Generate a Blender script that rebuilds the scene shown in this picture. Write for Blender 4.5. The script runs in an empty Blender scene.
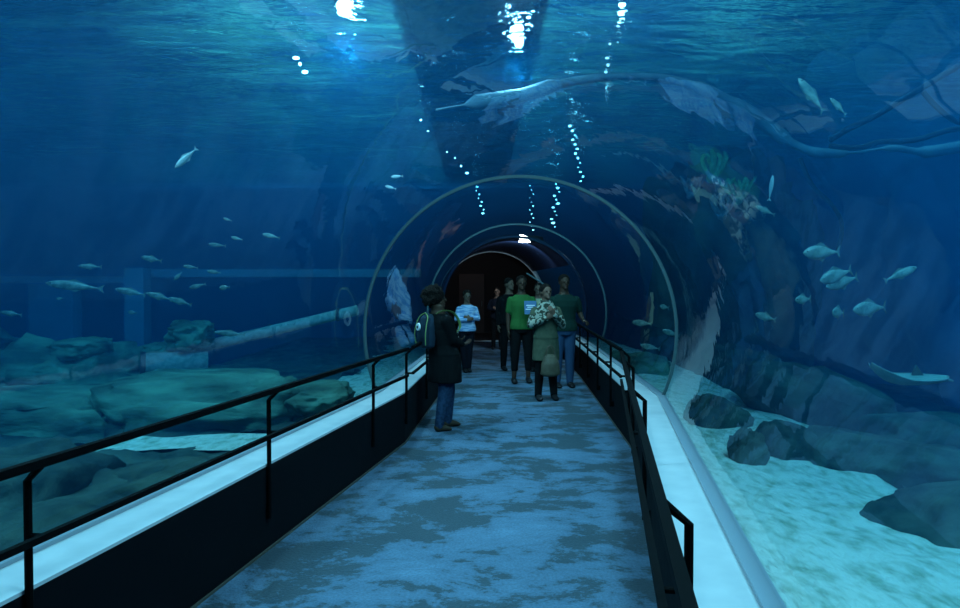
import bpy, bmesh, math, random
from mathutils import Vector, Matrix, noise, Euler
random.seed(7)
PI = math.pi
S = bpy.context.scene
COL = S.collection
rad = math.radians

# ------------------------------------------------------------------ camera
CAM_Z, F, PITCH = 1.6, 700.0, rad(1.31)
cam_data = bpy.data.cameras.new('camera'); cam = bpy.data.objects.new('camera', cam_data); COL.objects.link(cam)
cam.location = (0, 0, CAM_Z); cam.rotation_euler = (PI/2 - PITCH, 0, 0)
cam_data.sensor_width = 36; cam_data.lens = F/960*36; cam_data.clip_end = 200; cam_data.clip_start = 0.05
S.camera = cam
CP, SP = math.cos(PITCH), math.sin(PITCH)
def at(px, py, y):
    """the point of the place at distance y ahead that stands at this spot of the photograph"""
    r, u = (px-480)/F, (304-py)/F
    d = Vector((r, CP + u*SP, u*CP - SP))
    return Vector((0, 0, CAM_Z)) + d*(y/d.y)

# ------------------------------------------------------------------ materials
MATS = {}
def nodes(name):
    m = bpy.data.materials.new(name); m.use_nodes = True
    nt = m.node_tree; nt.nodes.clear(); MATS[name] = m
    out = nt.nodes.new('ShaderNodeOutputMaterial')
    return m, nt, out
def pbr(name, col, rough=.6, metal=0, spec=.5, noise_scale=0, col2=None, bump=0, bump_scale=None, sheen=0, emit=None, estr=0, detail=4, thresh=None, stretch=None):
    m, nt, out = nodes(name)
    b = nt.nodes.new('ShaderNodeBsdfPrincipled'); nt.links.new(b.outputs[0], out.inputs[0])
    b.inputs['Base Color'].default_value = (*col, 1); b.inputs['Roughness'].default_value = rough
    b.inputs['Metallic'].default_value = metal; b.inputs['Specular IOR Level'].default_value = spec
    if emit: b.inputs['Emission Color'].default_value = (*emit, 1); b.inputs['Emission Strength'].default_value = estr
    if noise_scale or bump:
        tc = nt.nodes.new('ShaderNodeTexCoord'); src = tc.outputs['Object']
        if stretch:
            mp = nt.nodes.new('ShaderNodeMapping'); mp.inputs['Scale'].default_value = stretch
            nt.links.new(src, mp.inputs[0]); src = mp.outputs[0]
    if noise_scale:
        n = nt.nodes.new('ShaderNodeTexNoise'); n.inputs['Scale'].default_value = noise_scale; n.inputs['Detail'].default_value = detail
        nt.links.new(src, n.inputs['Vector'])
        r = nt.nodes.new('ShaderNodeValToRGB'); a, c = thresh or (.35, .65)
        r.color_ramp.elements[0].position = a; r.color_ramp.elements[1].position = c
        r.color_ramp.elements[0].color = (*col, 1); r.color_ramp.elements[1].color = (*(col2 or col), 1)
        nt.links.new(n.outputs[0], r.inputs[0]); nt.links.new(r.outputs[0], b.inputs['Base Color'])
    if bump:
        n2 = nt.nodes.new('ShaderNodeTexNoise'); n2.inputs['Scale'].default_value = bump_scale or noise_scale or 10; n2.inputs['Detail'].default_value = 5
        nt.links.new(src, n2.inputs['Vector'])
        bp = nt.nodes.new('ShaderNodeBump'); bp.inputs['Strength'].default_value = bump; bp.inputs['Distance'].default_value = .05
        nt.links.new(n2.outputs[0], bp.inputs['Height']); nt.links.new(bp.outputs[0], b.inputs['Normal'])
    return m
M_fascia = pbr('black_board', (.0025, .004, .006), .9, spec=.05, bump=.1, bump_scale=6)
M_ledge = pbr('white_ledge', (.62, .66, .68), .45, noise_scale=7, col2=(.50, .55, .58), thresh=(.3, .8))
M_flange = pbr('grey_flange', (.30, .36, .42), .4)
M_base = pbr('tunnel_base', (.12, .17, .19), .8)
M_trim = pbr('tan_trim', (.06, .06, .05), .6)
M_rail = pbr('black_rail', (.002, .0025, .003), .7, spec=.03)
M_ring = pbr('steel_ring', (.10, .16, .17), .3, metal=.3)
M_dark = pbr('dark_paint', (.015, .018, .024), .6)
M_portal = pbr('portal_wall', (.010, .010, .013), .8)
M_brown = pbr('brown_door', (.035, .018, .016), .6)
M_canopy = pbr('canopy', (.020, .035, .085), .22, spec=.5)
M_tank = pbr('tank_wall', (.05, .16, .28), .9, noise_scale=.35, col2=(.10, .28, .42), thresh=(.4, .6), bump=.6, bump_scale=1.2)
M_ceil = pbr('ceiling_streaks', (.012, .06, .11), .9, noise_scale=.6, col2=(.22, .56, .42), thresh=(.46, .60), detail=6, stretch=(.5, 1, 1))  # teal patches painted in to imitate reflected streaks in the ripples
M_upper = pbr('upper_wall_streaks', (.008, .035, .07), .9, noise_scale=.8, col2=(.025, .10, .12), thresh=(.45, .58), detail=6)  # dimmer patches, also coloured to pass for reflected streaks
M_tankdark = pbr('tank_wall_dark', (.03, .10, .20), .9, noise_scale=.3, col2=(.05, .15, .26))
M_conc = pbr('pale_concrete', (.16, .24, .27), .8, noise_scale=3, col2=(.08, .14, .18))
M_frame = pbr('blue_concrete', (.08, .17, .25), .8)
M_rock = pbr('reef_rock', (.035, .075, .06), .95, spec=.1, noise_scale=1.8, col2=(.13, .28, .20), bump=.9, bump_scale=5, detail=8, thresh=(.38, .68), stretch=(.6, 1, 2.2))
M_rock2 = pbr('dark_rock', (.02, .04, .038), .95, spec=.1, noise_scale=2.5, col2=(.075, .115, .09), bump=.9, bump_scale=6, detail=8)
M_sand = pbr('sand', (.66, .72, .62), .95, noise_scale=7.5, col2=(.26, .36, .24), bump=1, bump_scale=16, detail=9, thresh=(.45, .72), stretch=(1.6, .7, 1))
M_pipe = pbr('pale_pipe', (.22, .30, .29), .8, noise_scale=14, col2=(.11, .19, .18))
M_skin = pbr('skin_brown', (.055, .028, .018), .6, spec=.2)
M_skin2 = pbr('skin_light', (.15, .085, .06), .6, spec=.2)
M_hair = pbr('hair_dark', (.014, .010, .009), .9, spec=.1, bump=1, bump_scale=70)
M_eye = pbr('eye_dark', (.01, .01, .01), .2)
M_mouth = pbr('mouth', (.12, .03, .03), .5)
M_black = pbr('cloth_black', (.004, .005, .006), .9, spec=.08)
M_blackp = pbr('cloth_dark_navy', (.006, .008, .014), .9, spec=.08)
M_jean = pbr('denim', (.012, .028, .062), .9, spec=.08, noise_scale=30, col2=(.025, .055, .11))
M_jean2 = pbr('denim_pale', (.030, .065, .13), .9, spec=.08)
M_green = pbr('cloth_green', (.03, .12, .032), .85, spec=.08)
M_dgreen = pbr('cloth_dark_green', (.008, .028, .022), .85, spec=.08)
M_khaki = pbr('cloth_khaki', (.085, .10, .065), .9, spec=.08, noise_scale=18, col2=(.06, .075, .05))
M_camo = pbr('cloth_camo', (.03, .04, .03), .9, spec=.1, noise_scale=22, col2=(.30, .32, .26), thresh=(.47, .53), detail=2)
M_stripe = pbr('cloth_blue_stripe', (.18, .34, .62), .85, noise_scale=26, col2=(.52, .64, .82), thresh=(.45, .55), stretch=(.3, .3, 2.5))
M_beige = pbr('cloth_beige', (.34, .36, .22), .85)
M_blueitem = pbr('blue_paper', (.03, .12, .26), .5)
M_bag = pbr('bag_brown', (.045, .035, .018), .7, noise_scale=9, col2=(.08, .07, .045))
M_pack = pbr('backpack_navy', (.010, .026, .045), .8, spec=.15)
M_lime = pbr('lime_piping', (.20, .30, .09), .6)
M_white = pbr('white_print', (.80, .84, .86), .6)
M_shoe = pbr('shoe_black', (.006, .006, .008), .6, spec=.2)
M_tan = pbr('shoe_tan', (.045, .032, .022), .8, spec=.2)
M_fish = pbr('fish_silver', (.12, .20, .18), .4, noise_scale=14, col2=(.34, .44, .38), spec=.5)
M_fishb = pbr('fish_bright', (.5, .6, .6), .35, spec=.7)
M_fish2 = pbr('fish_dim', (.05, .09, .08), .4, noise_scale=14, col2=(.20, .27, .24))
M_fin = pbr('fish_fin', (.12, .20, .19), .5)
M_ray = pbr('ray_skin', (.18, .30, .26), .6, noise_scale=6, col2=(.28, .40, .34))
M_coral = pbr('green_coral', (.03, .22, .10), .8, noise_scale=9, col2=(.10, .45, .20), bump=.8)
M_coralp = pbr('mauve_coral', (.22, .17, .20), .8, noise_scale=12, col2=(.40, .36, .36), bump=.8)
M_streak = pbr('dark_streak', (.01, .018, .03), .9)
M_lamp = pbr('lamp_glow', (1, 1, 1), emit=(.85, .95, 1), estr=60)
M_lamp_glint = pbr('lamp_glint_glow', (1, 1, 1), emit=(.80, .95, 1), estr=14)

# worn blue floor covering
m, nt, out = nodes('blue_floor'); M_floor = m
b = nt.nodes.new('ShaderNodeBsdfPrincipled'); nt.links.new(b.outputs[0], out.inputs[0]); b.inputs['Roughness'].default_value = .75
tc = nt.nodes.new('ShaderNodeTexCoord')
def tn(sc, det, dist=0, rough=.6, stretch=(1, 1, 1)):
    mp = nt.nodes.new('ShaderNodeMapping'); mp.inputs['Scale'].default_value = stretch; nt.links.new(tc.outputs['Object'], mp.inputs[0])
    n = nt.nodes.new('ShaderNodeTexNoise'); n.inputs['Scale'].default_value = sc; n.inputs['Detail'].default_value = det
    n.inputs['Distortion'].default_value = dist; n.inputs['Roughness'].default_value = rough; nt.links.new(mp.outputs[0], n.inputs['Vector']); return n
big = tn(1.5, 10, .25, .76, (.85, 1.15, 1)); fine = tn(60, 3)
r1 = nt.nodes.new('ShaderNodeValToRGB'); e = r1.color_ramp.elements
e[0].position = .47; e[0].color = (.030, .066, .092, 1); e[1].position = .505; e[1].color = (.075, .158, .25, 1)
k = r1.color_ramp.elements.new(.70); k.color = (.13, .26, .40, 1)
nt.links.new(big.outputs[0], r1.inputs[0])
mx = nt.nodes.new('ShaderNodeMix'); mx.data_type = 'RGBA'; mx.blend_type = 'MULTIPLY'; mx.inputs[0].default_value = .5
r2 = nt.nodes.new('ShaderNodeValToRGB'); r2.color_ramp.elements[0].position = .3; r2.color_ramp.elements[1].position = .6
r2.color_ramp.elements[0].color = (.35, .35, .35, 1)
nt.links.new(fine.outputs[0], r2.inputs[0]); nt.links.new(r1.outputs[0], mx.inputs[6]); nt.links.new(r2.outputs[0], mx.inputs[7])
nt.links.new(mx.outputs[2], b.inputs['Base Color'])
bp = nt.nodes.new('ShaderNodeBump'); bp.inputs['Strength'].default_value = .5; bp.inputs['Distance'].default_value = .02
nt.links.new(fine.outputs[0], bp.inputs['Height']); nt.links.new(bp.outputs[0], b.inputs['Normal'])

def clear_mat(name, tint, rough, ior, refr=0.0, bump=0, bump_scale=3, stretch=(1, 1, 1), bdist=.1):
    """clear sheet: looked through, and mirroring by its Fresnel factor"""
    m, nt, out = nodes(name)
    tr = nt.nodes.new('ShaderNodeBsdfTransparent'); tr.inputs[0].default_value = (*tint, 1)
    gl = nt.nodes.new('ShaderNodeBsdfGlossy'); gl.inputs['Roughness'].default_value = rough
    fr = nt.nodes.new('ShaderNodeFresnel'); fr.inputs[0].default_value = ior
    mx = nt.nodes.new('ShaderNodeMixShader'); nt.links.new(fr.outputs[0], mx.inputs[0])
    base = tr
    nodes_n = [gl, fr]
    if refr:
        rf = nt.nodes.new('ShaderNodeBsdfRefraction'); rf.inputs['IOR'].default_value = 1.12; rf.inputs['Roughness'].default_value = 0.0
        m2 = nt.nodes.new('ShaderNodeMixShader'); m2.inputs[0].default_value = refr
        nt.links.new(tr.outputs[0], m2.inputs[1]); nt.links.new(rf.outputs[0], m2.inputs[2]); base = m2; nodes_n.append(rf)
    nt.links.new(base.outputs[0], mx.inputs[1]); nt.links.new(gl.outputs[0], mx.inputs[2]); nt.links.new(mx.outputs[0], out.inputs[0])
    if bump:
        tc = nt.nodes.new('ShaderNodeTexCoord'); mp = nt.nodes.new('ShaderNodeMapping'); mp.inputs['Scale'].default_value = stretch
        n = nt.nodes.new('ShaderNodeTexNoise'); n.inputs['Scale'].default_value = bump_scale; n.inputs['Detail'].default_value = 4
        bb = nt.nodes.new('ShaderNodeBump'); bb.inputs['Strength'].default_value = bump; bb.inputs['Distance'].default_value = bdist
        nt.links.new(tc.outputs['Object'], mp.inputs[0]); nt.links.new(mp.outputs[0], n.inputs['Vector'])
        nt.links.new(n.outputs[0], bb.inputs['Height'])
        for q in nodes_n: nt.links.new(bb.outputs[0], q.inputs['Normal'])
    return m
M_glass = clear_mat('acrylic', (.93, .97, .98), .015, 1.55, bump=.05, bump_scale=1.6, stretch=(1, .5, 1))
M_surf = clear_mat('water_surface_ripple', (.93, .97, 1), .03, 1.9, refr=.5, bump=1, bump_scale=1.5, stretch=(.7, 2.4, 1), bdist=.35)

m, nt, out = nodes('water_body'); M_water = m
ab = nt.nodes.new('ShaderNodeVolumeAbsorption'); ab.inputs[0].default_value = (.05, .72, .90, 1); ab.inputs[1].default_value = .24
sc_ = nt.nodes.new('ShaderNodeVolumeScatter'); sc_.inputs[0].default_value = (.02, .43, 1, 1); sc_.inputs[1].default_value = .024; sc_.inputs[2].default_value = .3
ad = nt.nodes.new('ShaderNodeAddShader'); nt.links.new(ab.outputs[0], ad.inputs[0]); nt.links.new(sc_.outputs[0], ad.inputs[1]); nt.links.new(ad.outputs[0], out.inputs['Volume'])

# ------------------------------------------------------------------ mesh helpers
def obj(name, bm, mat, parent=None, smooth=False):
    me = bpy.data.meshes.new(name); bmesh.ops.recalc_face_normals(bm, faces=bm.faces) if smooth != 'keep' else None
    bm.to_mesh(me); bm.free()
    if mat: me.materials.append(mat)
    if smooth:
        for p in me.polygons: p.use_smooth = True
    o = bpy.data.objects.new(name, me); COL.objects.link(o)
    if parent: o.parent = parent
    return o
def struct(o): o['kind'] = 'structure'; return o
def tag(o, label, cat, group=None, kind=None):
    o['label'] = label; o['category'] = cat
    if group: o['group'] = group
    if kind: o['kind'] = kind
    return o
def empty(name, loc=(0, 0, 0), rz=0):
    o = bpy.data.objects.new(name, None); o.location = loc; o.rotation_euler = (0, 0, rz); o.empty_display_size = .1; COL.objects.link(o); return o
def box(bm, lo, hi, mat=None):
    r = bmesh.ops.create_cube(bm, size=1)
    for v in r['verts']:
        v.co = Vector([lo[i] + (v.co[i]+.5)*(hi[i]-lo[i]) for i in range(3)])
        if mat is not None: v.co = mat @ v.co
    return r['verts']
def ico(bm, c, r, sub=2, scale=(1, 1, 1), rot=None):
    q = bmesh.ops.create_icosphere(bm, subdivisions=sub, radius=1)
    for v in q['verts']:
        p = Vector((v.co.x*r*scale[0], v.co.y*r*scale[1], v.co.z*r*scale[2]))
        if rot is not None: p = rot @ p
        v.co = p + Vector(c)
    return q['verts']
def tube(bm, pts, radii, n=10, up=None, caps=True):
    """swept tube with elliptical sections; a radius is a number or a pair (side, depth)"""
    pts = [Vector(p) for p in pts]
    if not isinstance(radii, (list, tuple)): radii = [radii]*len(pts)
    rings = []; prev = None
    for i, p in enumerate(pts):
        t = (pts[min(i+1, len(pts)-1)] - pts[max(i-1, 0)]).normalized()
        ref = prev if prev is not None else (Vector(up) if up else (Vector((1, 0, 0)) if abs(t.x) < .9 else Vector((0, 0, 1))))
        s = (ref - t*ref.dot(t)).normalized(); prev = s; d = t.cross(s)
        a, b_ = radii[i] if isinstance(radii[i], (list, tuple)) else (radii[i], radii[i])
        rings.append([bm.verts.new(p + s*(a*math.cos(2*PI*k/n)) + d*(b_*math.sin(2*PI*k/n))) for k in range(n)])
    for a, b_ in zip(rings, rings[1:]):
        for k in range(n): bm.faces.new((a[k], a[(k+1) % n], b_[(k+1) % n], b_[k]))
    if caps: bm.faces.new(rings[0][::-1]); bm.faces.new(rings[-1])
def smooth_path(pts, sub=6):
    pts = [Vector(p) for p in pts]; out = []
    for i in range(len(pts)-1):
        p0, p1, p2, p3 = pts[max(i-1, 0)], pts[i], pts[i+1], pts[min(i+2, len(pts)-1)]
        for k in range(sub):
            t = k/sub
            out.append(.5*((2*p1)+(p2-p0)*t+(2*p0-5*p1+4*p2-p3)*t*t+(3*p1-p0-3*p2+p3)*t**3))
    out.append(pts[-1]); return out

# ------------------------------------------------------------------ tunnel course
C = [Vector((-1.73, -4.76)), Vector((.37, 7.05)), Vector((.64, 12.3)), Vector((.74, 15.3)), Vector((.36, 21.0))]
def frame(i):
    a = (C[i]-C[i-1]).normalized() if i > 0 else None
    b = (C[i+1]-C[i]).normalized() if i < len(C)-1 else None
    t = (a+b).normalized() if a is not None and b is not None else (a or b)
    n = Vector((t.y, -t.x)); k = 1.0/(t.dot(a if a is not None else b))
    return n*k
FR = [frame(i) for i in range(len(C))]
def P(i, u, z): return Vector((C[i].x+FR[i].x*u, C[i].y+FR[i].y*u, z))
def Ps(s, u, z):
    """s: station in segments, e.g. 0.5 is half-way along the first segment"""
    i = min(int(s), len(C)-2); t = s-i
    return P(i, u, z).lerp(P(i+1, u, z), t)
def centre_at(y):
    for i in range(len(C)-1):
        if y <= C[i+1].y: t = (y-C[i].y)/(C[i+1].y-C[i].y); return C[i].x+(C[i+1].x-C[i].x)*t
    return C[-1].x
def sweep(bm, prof, i0, i1, closed=True, caps=True, sub=1):
    rings = []
    N = (i1-i0)*sub
    for k in range(N+1):
        s = i0 + k/sub
        rings.append([bm.verts.new(Ps(s, u, z)) for u, z in prof])
    n = len(prof); m_ = n if closed else n-1
    for a, b_ in zip(rings, rings[1:]):
        for k in range(m_): bm.faces.new((a[k], a[(k+1) % n], b_[(k+1) % n], b_[k]))
    if closed and caps: bm.faces.new(rings[0][::-1]); bm.faces.new(rings[-1])
def swept(name, prof, i0, i1, mat, **k):
    bm = bmesh.new(); sm = k.pop('smooth', False); sweep(bm, prof, i0, i1, **k); return obj(name, bm, mat, smooth=sm)
R, ZC, LZ = 1.57, 1.15, .53
A0 = math.asin((LZ-ZC)/R)
def arc(r, a0, a1, n): return [(r*math.cos(a0+(a1-a0)*k/n), ZC+r*math.sin(a0+(a1-a0)*k/n)) for k in range(n+1)]
rect = lambda u0, u1, z0, z1: [(u0, z0), (u1, z0), (u1, z1), (u0, z1)]
struct(swept('floor', rect(-1.15, 1.15, -.15, 0), 0, 4, M_floor))
struct(swept('wall_left', rect(-1.21, -1.15, -.15, .515), 0, 4, M_fascia))
struct(swept('wall_right', rect(1.15, 1.21, -.15, .515), 0, 4, M_fascia))
struct(swept('baseboard_left', rect(-1.149, -1.138, .001, .014), 0, 4, M_trim))
struct(swept('baseboard_right', rect(1.138, 1.149, .001, .014), 0, 4, M_trim))
for sgn, nm in ((-1, 'trim_1'), (1, 'trim_2')):
    struct(swept(nm, rect(*sorted((sgn*1.15, sgn*1.39)), .515, LZ), 0, 4, M_ledge))
for sgn, nm in ((-1, 'trim_3'), (1, 'trim_4')):
    struct(swept(nm, rect(*sorted((sgn*1.39, sgn*1.465)), .44, LZ+.018), 0, 4, M_flange))
for sgn, nm in ((-1, 'trim_5'), (1, 'trim_6')):
    struct(swept(nm, rect(*sorted((sgn*1.40, sgn*1.465)), -.4, .44), 0, 4, M_base))
# the clear vault: one bent acrylic pane per length of tunnel
for i in range(3):
    struct(swept('window_%d' % (i+1), arc(R, A0, PI-A0, 64), i, i+1, M_glass, closed=False, smooth='keep'))
struct(swept('window_4', arc(R, A0, rad(38), 20), 3, 4, M_glass, closed=False, smooth='keep'))
struct(swept('ceiling', arc(R+.03, rad(38), PI-A0, 48)+arc(R-.03, PI-A0, rad(38), 48), 3, 4, M_canopy, smooth=False))
# joint rings
def ring(name, s, r_in, r_out, half, mat, a0=A0, a1=PI-A0):
    bm = bmesh.new(); i = min(int(s), len(C)-2)
    t = (C[i+1]-C[i]).normalized()
    if s == int(s) and 0 < s < 4: t = Vector((-FR[int(s)].y, FR[int(s)].x)).normalized()
    N = 72; rings = []
    for k in range(N+1):
        a = a0+(a1-a0)*k/N; q = []
        for rr, h in ((r_in, -half), (r_out, -half), (r_out, half), (r_in, half)):
            p = Ps(s, rr*math.cos(a), ZC+rr*math.sin(a)); p.x += t.x*h; p.y += t.y*h; q.append(bm.verts.new(p))
        rings.append(q)
    for a, b_ in zip(rings, rings[1:]):
        for j in range(4): bm.faces.new((a[j], a[(j+1) % 4], b_[(j+1) % 4], b_[j]))
    bm.faces.new(rings[0]); bm.faces.new(rings[-1][::-1])
    return obj(name, bm, mat)
struct(ring('trim_7', 1, R-.016, R+.012, .014, M_ring))
struct(ring('trim_8', 2, R-.016, R+.012, .014, M_ring))
struct(ring('trim_9', 3, R-.02, R+.04, .02, M_canopy))
struct(ring('trim_10', 4, R-.05, R+.06, .05, M_ledge))
# the dark hall behind the tunnel's end
def wall_hole(name, y, cx, r, x0, x1, z0, z1, mat, thick=.2):
    bm = bmesh.new(); N = 96
    for yy in (y,):
        inn, outr = [], []
        for k in range(N):
            a = 2*PI*k/N; c, s = math.cos(a), math.sin(a)
            ts = []
            if c > 1e-6: ts.append((x1-cx)/c)
            if c < -1e-6: ts.append((x0-cx)/c)
            if s > 1e-6: ts.append((z1-ZC)/s)
            if s < -1e-6: ts.append((z0-ZC)/s)
            t = min(ts)
            inn.append(bm.verts.new((cx+r*c, yy, ZC+r*s))); outr.append(bm.verts.new((cx+t*c, yy, ZC+t*s)))
        fs = [bm.faces.new((inn[k], inn[(k+1) % N], outr[(k+1) % N], outr[k])) for k in range(N)]
        q = bmesh.ops.extrude_face_region(bm, geom=fs)
        for v in q['geom']:
            if isinstance(v, bmesh.types.BMVert): v.co.y += thick
    return obj(name, bm, mat)
TX0, TX1, TY0, TY1, TZ0, TZ1 = -15.0, 11.0, -5.2, 21.1, -1.0, 4.6
struct(wall_hole('wall_back', TY1, .36, R, TX0, TX1, -1, 8, M_tankdark))
def slab(name, lo, hi, mat): 
    bm = bmesh.new(); box(bm, lo, hi); return obj(name, bm, mat)
struct(slab('wall_hall_left', (-2.2, 21.3, -.15), (-2.0, 25, 3.2), M_portal))
struct(slab('wall_hall_right', (2.8, 21.3, -.15), (3.0, 25, 3.2), M_portal))
struct(slab('wall_hall_back', (-2.2, 25, -.15), (3.0, 25.2, 3.2), M_portal))
struct(slab('ceiling_hall', (-2.2, 21.3, 3.2), (3.0, 25.2, 3.35), M_portal))
struct(slab('floor_hall', (-2.2, 21.02, -.2), (3.0, 25.2, -.01), M_dark))
struct(slab('trim_11', (-.80, 20.9, 0), (1.50, 21.0, .03), M_ledge))
d1 = empty('door_1', (-.30, 24.9, 0)); struct(d1)
bm = bmesh.new(); box(bm, (-.45, -.03, .0), (.45, .03, 2.1)); obj('door_leaf', bm, M_brown, d1)
bm = bmesh.new(); tube(bm, [(.36, -.08, .95), (.36, -.08, 1.15)], .012); obj('door_handle', bm, M_ring, d1)
# tank shell
struct(slab('wall_tank_left', (TX0-.2, TY0-.2, -1), (TX0, TY1+.2, 8), M_tankdark))
# right wall: lumpy artificial rock face
bm = bmesh.new(); NY, NZ = 90, 34; g = []
for i in range(NY+1):
    row = []
    for j in range(NZ+1):
        y = TY0 + (TY1-TY0)*i/NY; z = -1 + 9*j/NZ
        d = noise.fractal(Vector((y*.28, z*.35, 3.1)), 1, 2, 4)*1.2 + abs(noise.noise(Vector((y*.16, z*.22, 9))))*2.2
        row.append(bm.verts.new((TX1 - .4 - d, y, z)))
    g.append(row)
for i in range(NY):
    for j in range(NZ): bm.faces.new((g[i][j], g[i+1][j], g[i+1][j+1], g[i][j+1]))
struct(obj('wall_tank_right', bm, M_tank, smooth='keep'))
struct(slab('wall_front', (TX0, TY0-.2, -1), (TX1, TY0, 8), M_tankdark))
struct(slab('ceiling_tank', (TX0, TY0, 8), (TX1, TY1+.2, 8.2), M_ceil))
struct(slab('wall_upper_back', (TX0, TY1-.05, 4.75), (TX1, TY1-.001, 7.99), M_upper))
# water body: tank box with the tunnel's space taken out
bm = bmesh.new(); e_ = .02
box(bm, (TX0+e_, TY0+e_, TZ0), (TX1-e_, TY1-e_, TZ1-.06))
bmesh.ops.recalc_face_normals(bm, faces=bm.faces); outer = set(bm.faces)
prof = arc(R+.012, A0, PI-A0, 48) + [(-1.475, .5), (-1.475, -.45), (1.475, -.45), (1.475, .5)]
rings = []
for s in (0.005, 1, 2, 3, 3.995): rings.append([bm.verts.new(Ps(s, u, z)) for u, z in prof])
new = []
for a, b_ in zip(rings, rings[1:]):
    for k in range(len(prof)): new.append(bm.faces.new((a[k], a[(k+1) % len(prof)], b_[(k+1) % len(prof)], b_[k])))
new.append(bm.faces.new(rings[0][::-1])); new.append(bm.faces.new(rings[-1]))
bmesh.ops.recalc_face_normals(bm, faces=new)
bmesh.ops.reverse_faces(bm, faces=new)
wb = obj('water', bm, M_water, smooth='keep'); struct(wb)
for p in wb.data.polygons: p.use_smooth = False
# rippled surface seen from below
bm = bmesh.new(); NX, NY = 150, 150; g = []
for i in range(NX+1):
    row = []
    for j in range(NY+1):
        x = TX0 + (TX1-TX0)*i/NX; y = TY0+(TY1-TY0)*j/NY
        z = TZ1 + .075*noise.noise(Vector((x*.8, y*1.6, 0))) + .022*noise.noise(Vector((x*3, y*5, 4)))
        row.append(bm.verts.new((x, y, z)))
    g.append(row)
for i in range(NX):
    for j in range(NY): bm.faces.new((g[i][j], g[i][j+1], g[i+1][j+1], g[i+1][j]))
ws = struct(obj('water_surface', bm, M_surf, smooth='keep'))

# sand bed and the rocky bottom around it
def ground(x, y):
    u = x - centre_at(max(min(y, 21), -4.7))
    if abs(u) < 1.50: return -.42
    h = .17 if u > 0 else .12
    h += .07*noise.noise(Vector((x*.6, y*.5, 1))) + .02*noise.noise(Vector((x*3, y*3, 1)))
    if u > 3.0: h -= min((u-3.0)*.6, 1.05)
    if u < -5.5: h -= min((-u-5.5)*.3, .9)
    return h
def is_sand(x, y):
    u = x - centre_at(max(min(y, 21), -4.7)); n = .35*noise.noise(Vector((x*1.3, y*1.1, 5)))
    if u > 0: return u < 3.2+n
    return (u > -2.9+n and y > 7.7) or (-4.1 < u+n*.3 < -2.0 and 6.25+(u+3)*-.1 < y+n*.3 < 7.05)
sb, rb_ = bmesh.new(), bmesh.new()
NXg, NYg = 320, 320
xs = [TX0+.02+(TX1-TX0-.04)*i/NXg for i in range(NXg+1)]; ys = [TY0+.02+(TY1-TY0-.04)*j/NYg for j in range(NYg+1)]
gs_, gr_ = {}, {}
for i in range(NXg):
    for j in range(NYg):
        sa = is_sand((xs[i]+xs[i+1])/2, (ys[j]+ys[j+1])/2); bm_, d_ = (sb, gs_) if sa else (rb_, gr_); q = []
        for a_, b2 in ((i, j), (i+1, j), (i+1, j+1), (i, j+1)):
            if (a_, b2) not in d_:
                x, y = xs[a_], ys[b2]; z = ground(x, y)
                if not sa and z > -.3: z += .10*noise.fractal(Vector((x*1.6, y*1.6, 7)), .9, 2, 4)
                d_[(a_, b2)] = bm_.verts.new((x, y, z))
            q.append(d_[(a_, b2)])
        bm_.faces.new(q)
sand_ob = tag(obj('sand', sb, M_sand, smooth='keep'), 'pale rippled sand on the tank bed close to the tunnel', 'sand', kind='stuff')
struct(obj('floor_tank', rb_, M_rock2, smooth='keep'))

# ------------------------------------------------------------------ railings
def dirn(i): return (C[i+1]-C[i]).normalized()
RO = {-1: 1.065, 1: 1.03}; PO = {-1: 1.132, 1: 1.112}
def railing(side, s0, s1, posts, label, group='black handrails along the walkway'):
    a = Ps(s0, side*RO[side], 0); root = empty('railing', a)
    T = Matrix.Translation(-a)
    def ad(name, fn):
        bm = bmesh.new(); fn(bm); bmesh.ops.transform(bm, matrix=T, verts=bm.verts); return obj(name, bm, M_rail, root)
    def bar(bm, z, hw, hh):
        ss = [s0] + [float(k) for k in range(int(math.floor(s0))+1, int(math.ceil(s1)))] + [s1]
        rings = []
        for s in ss:
            rings.append([bm.verts.new(Ps(s, side*RO[side]+du, z+dz)) for du, dz in ((-hw, -hh), (hw, -hh), (hw, hh), (-hw, hh))])
        for p, q in zip(rings, rings[1:]):
            for k in range(4): bm.faces.new((p[k], p[(k+1) % 4], q[(k+1) % 4], q[k]))
        bm.faces.new(rings[0]); bm.faces.new(rings[-1])
    ad('top_rail', lambda bm: bar(bm, .99, .015, .015))
    ad('lower_rail', lambda bm: bar(bm, .725, .012, .012))
    for s in posts:
        def post(bm):
            tube(bm, [Ps(s, side*PO[side], .20), Ps(s, side*PO[side], .92), Ps(s, side*(RO[side]+.01), .98)], .014, 8)
            tube(bm, [Ps(s, side*PO[side], .725), Ps(s, side*RO[side], .725)], .011, 6)
        ad('post', post)
        def clip(bm): tube(bm, [Ps(s, side*1.136, .20), Ps(s, side*1.136, .26)], .014, 6)
        ad('foot_plate', clip)
    return tag(root, label, 'railing', group)
L0 = (C[1]-C[0]).length
st = lambda y: (y - C[0].y)/(C[1].y-C[0].y)
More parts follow.
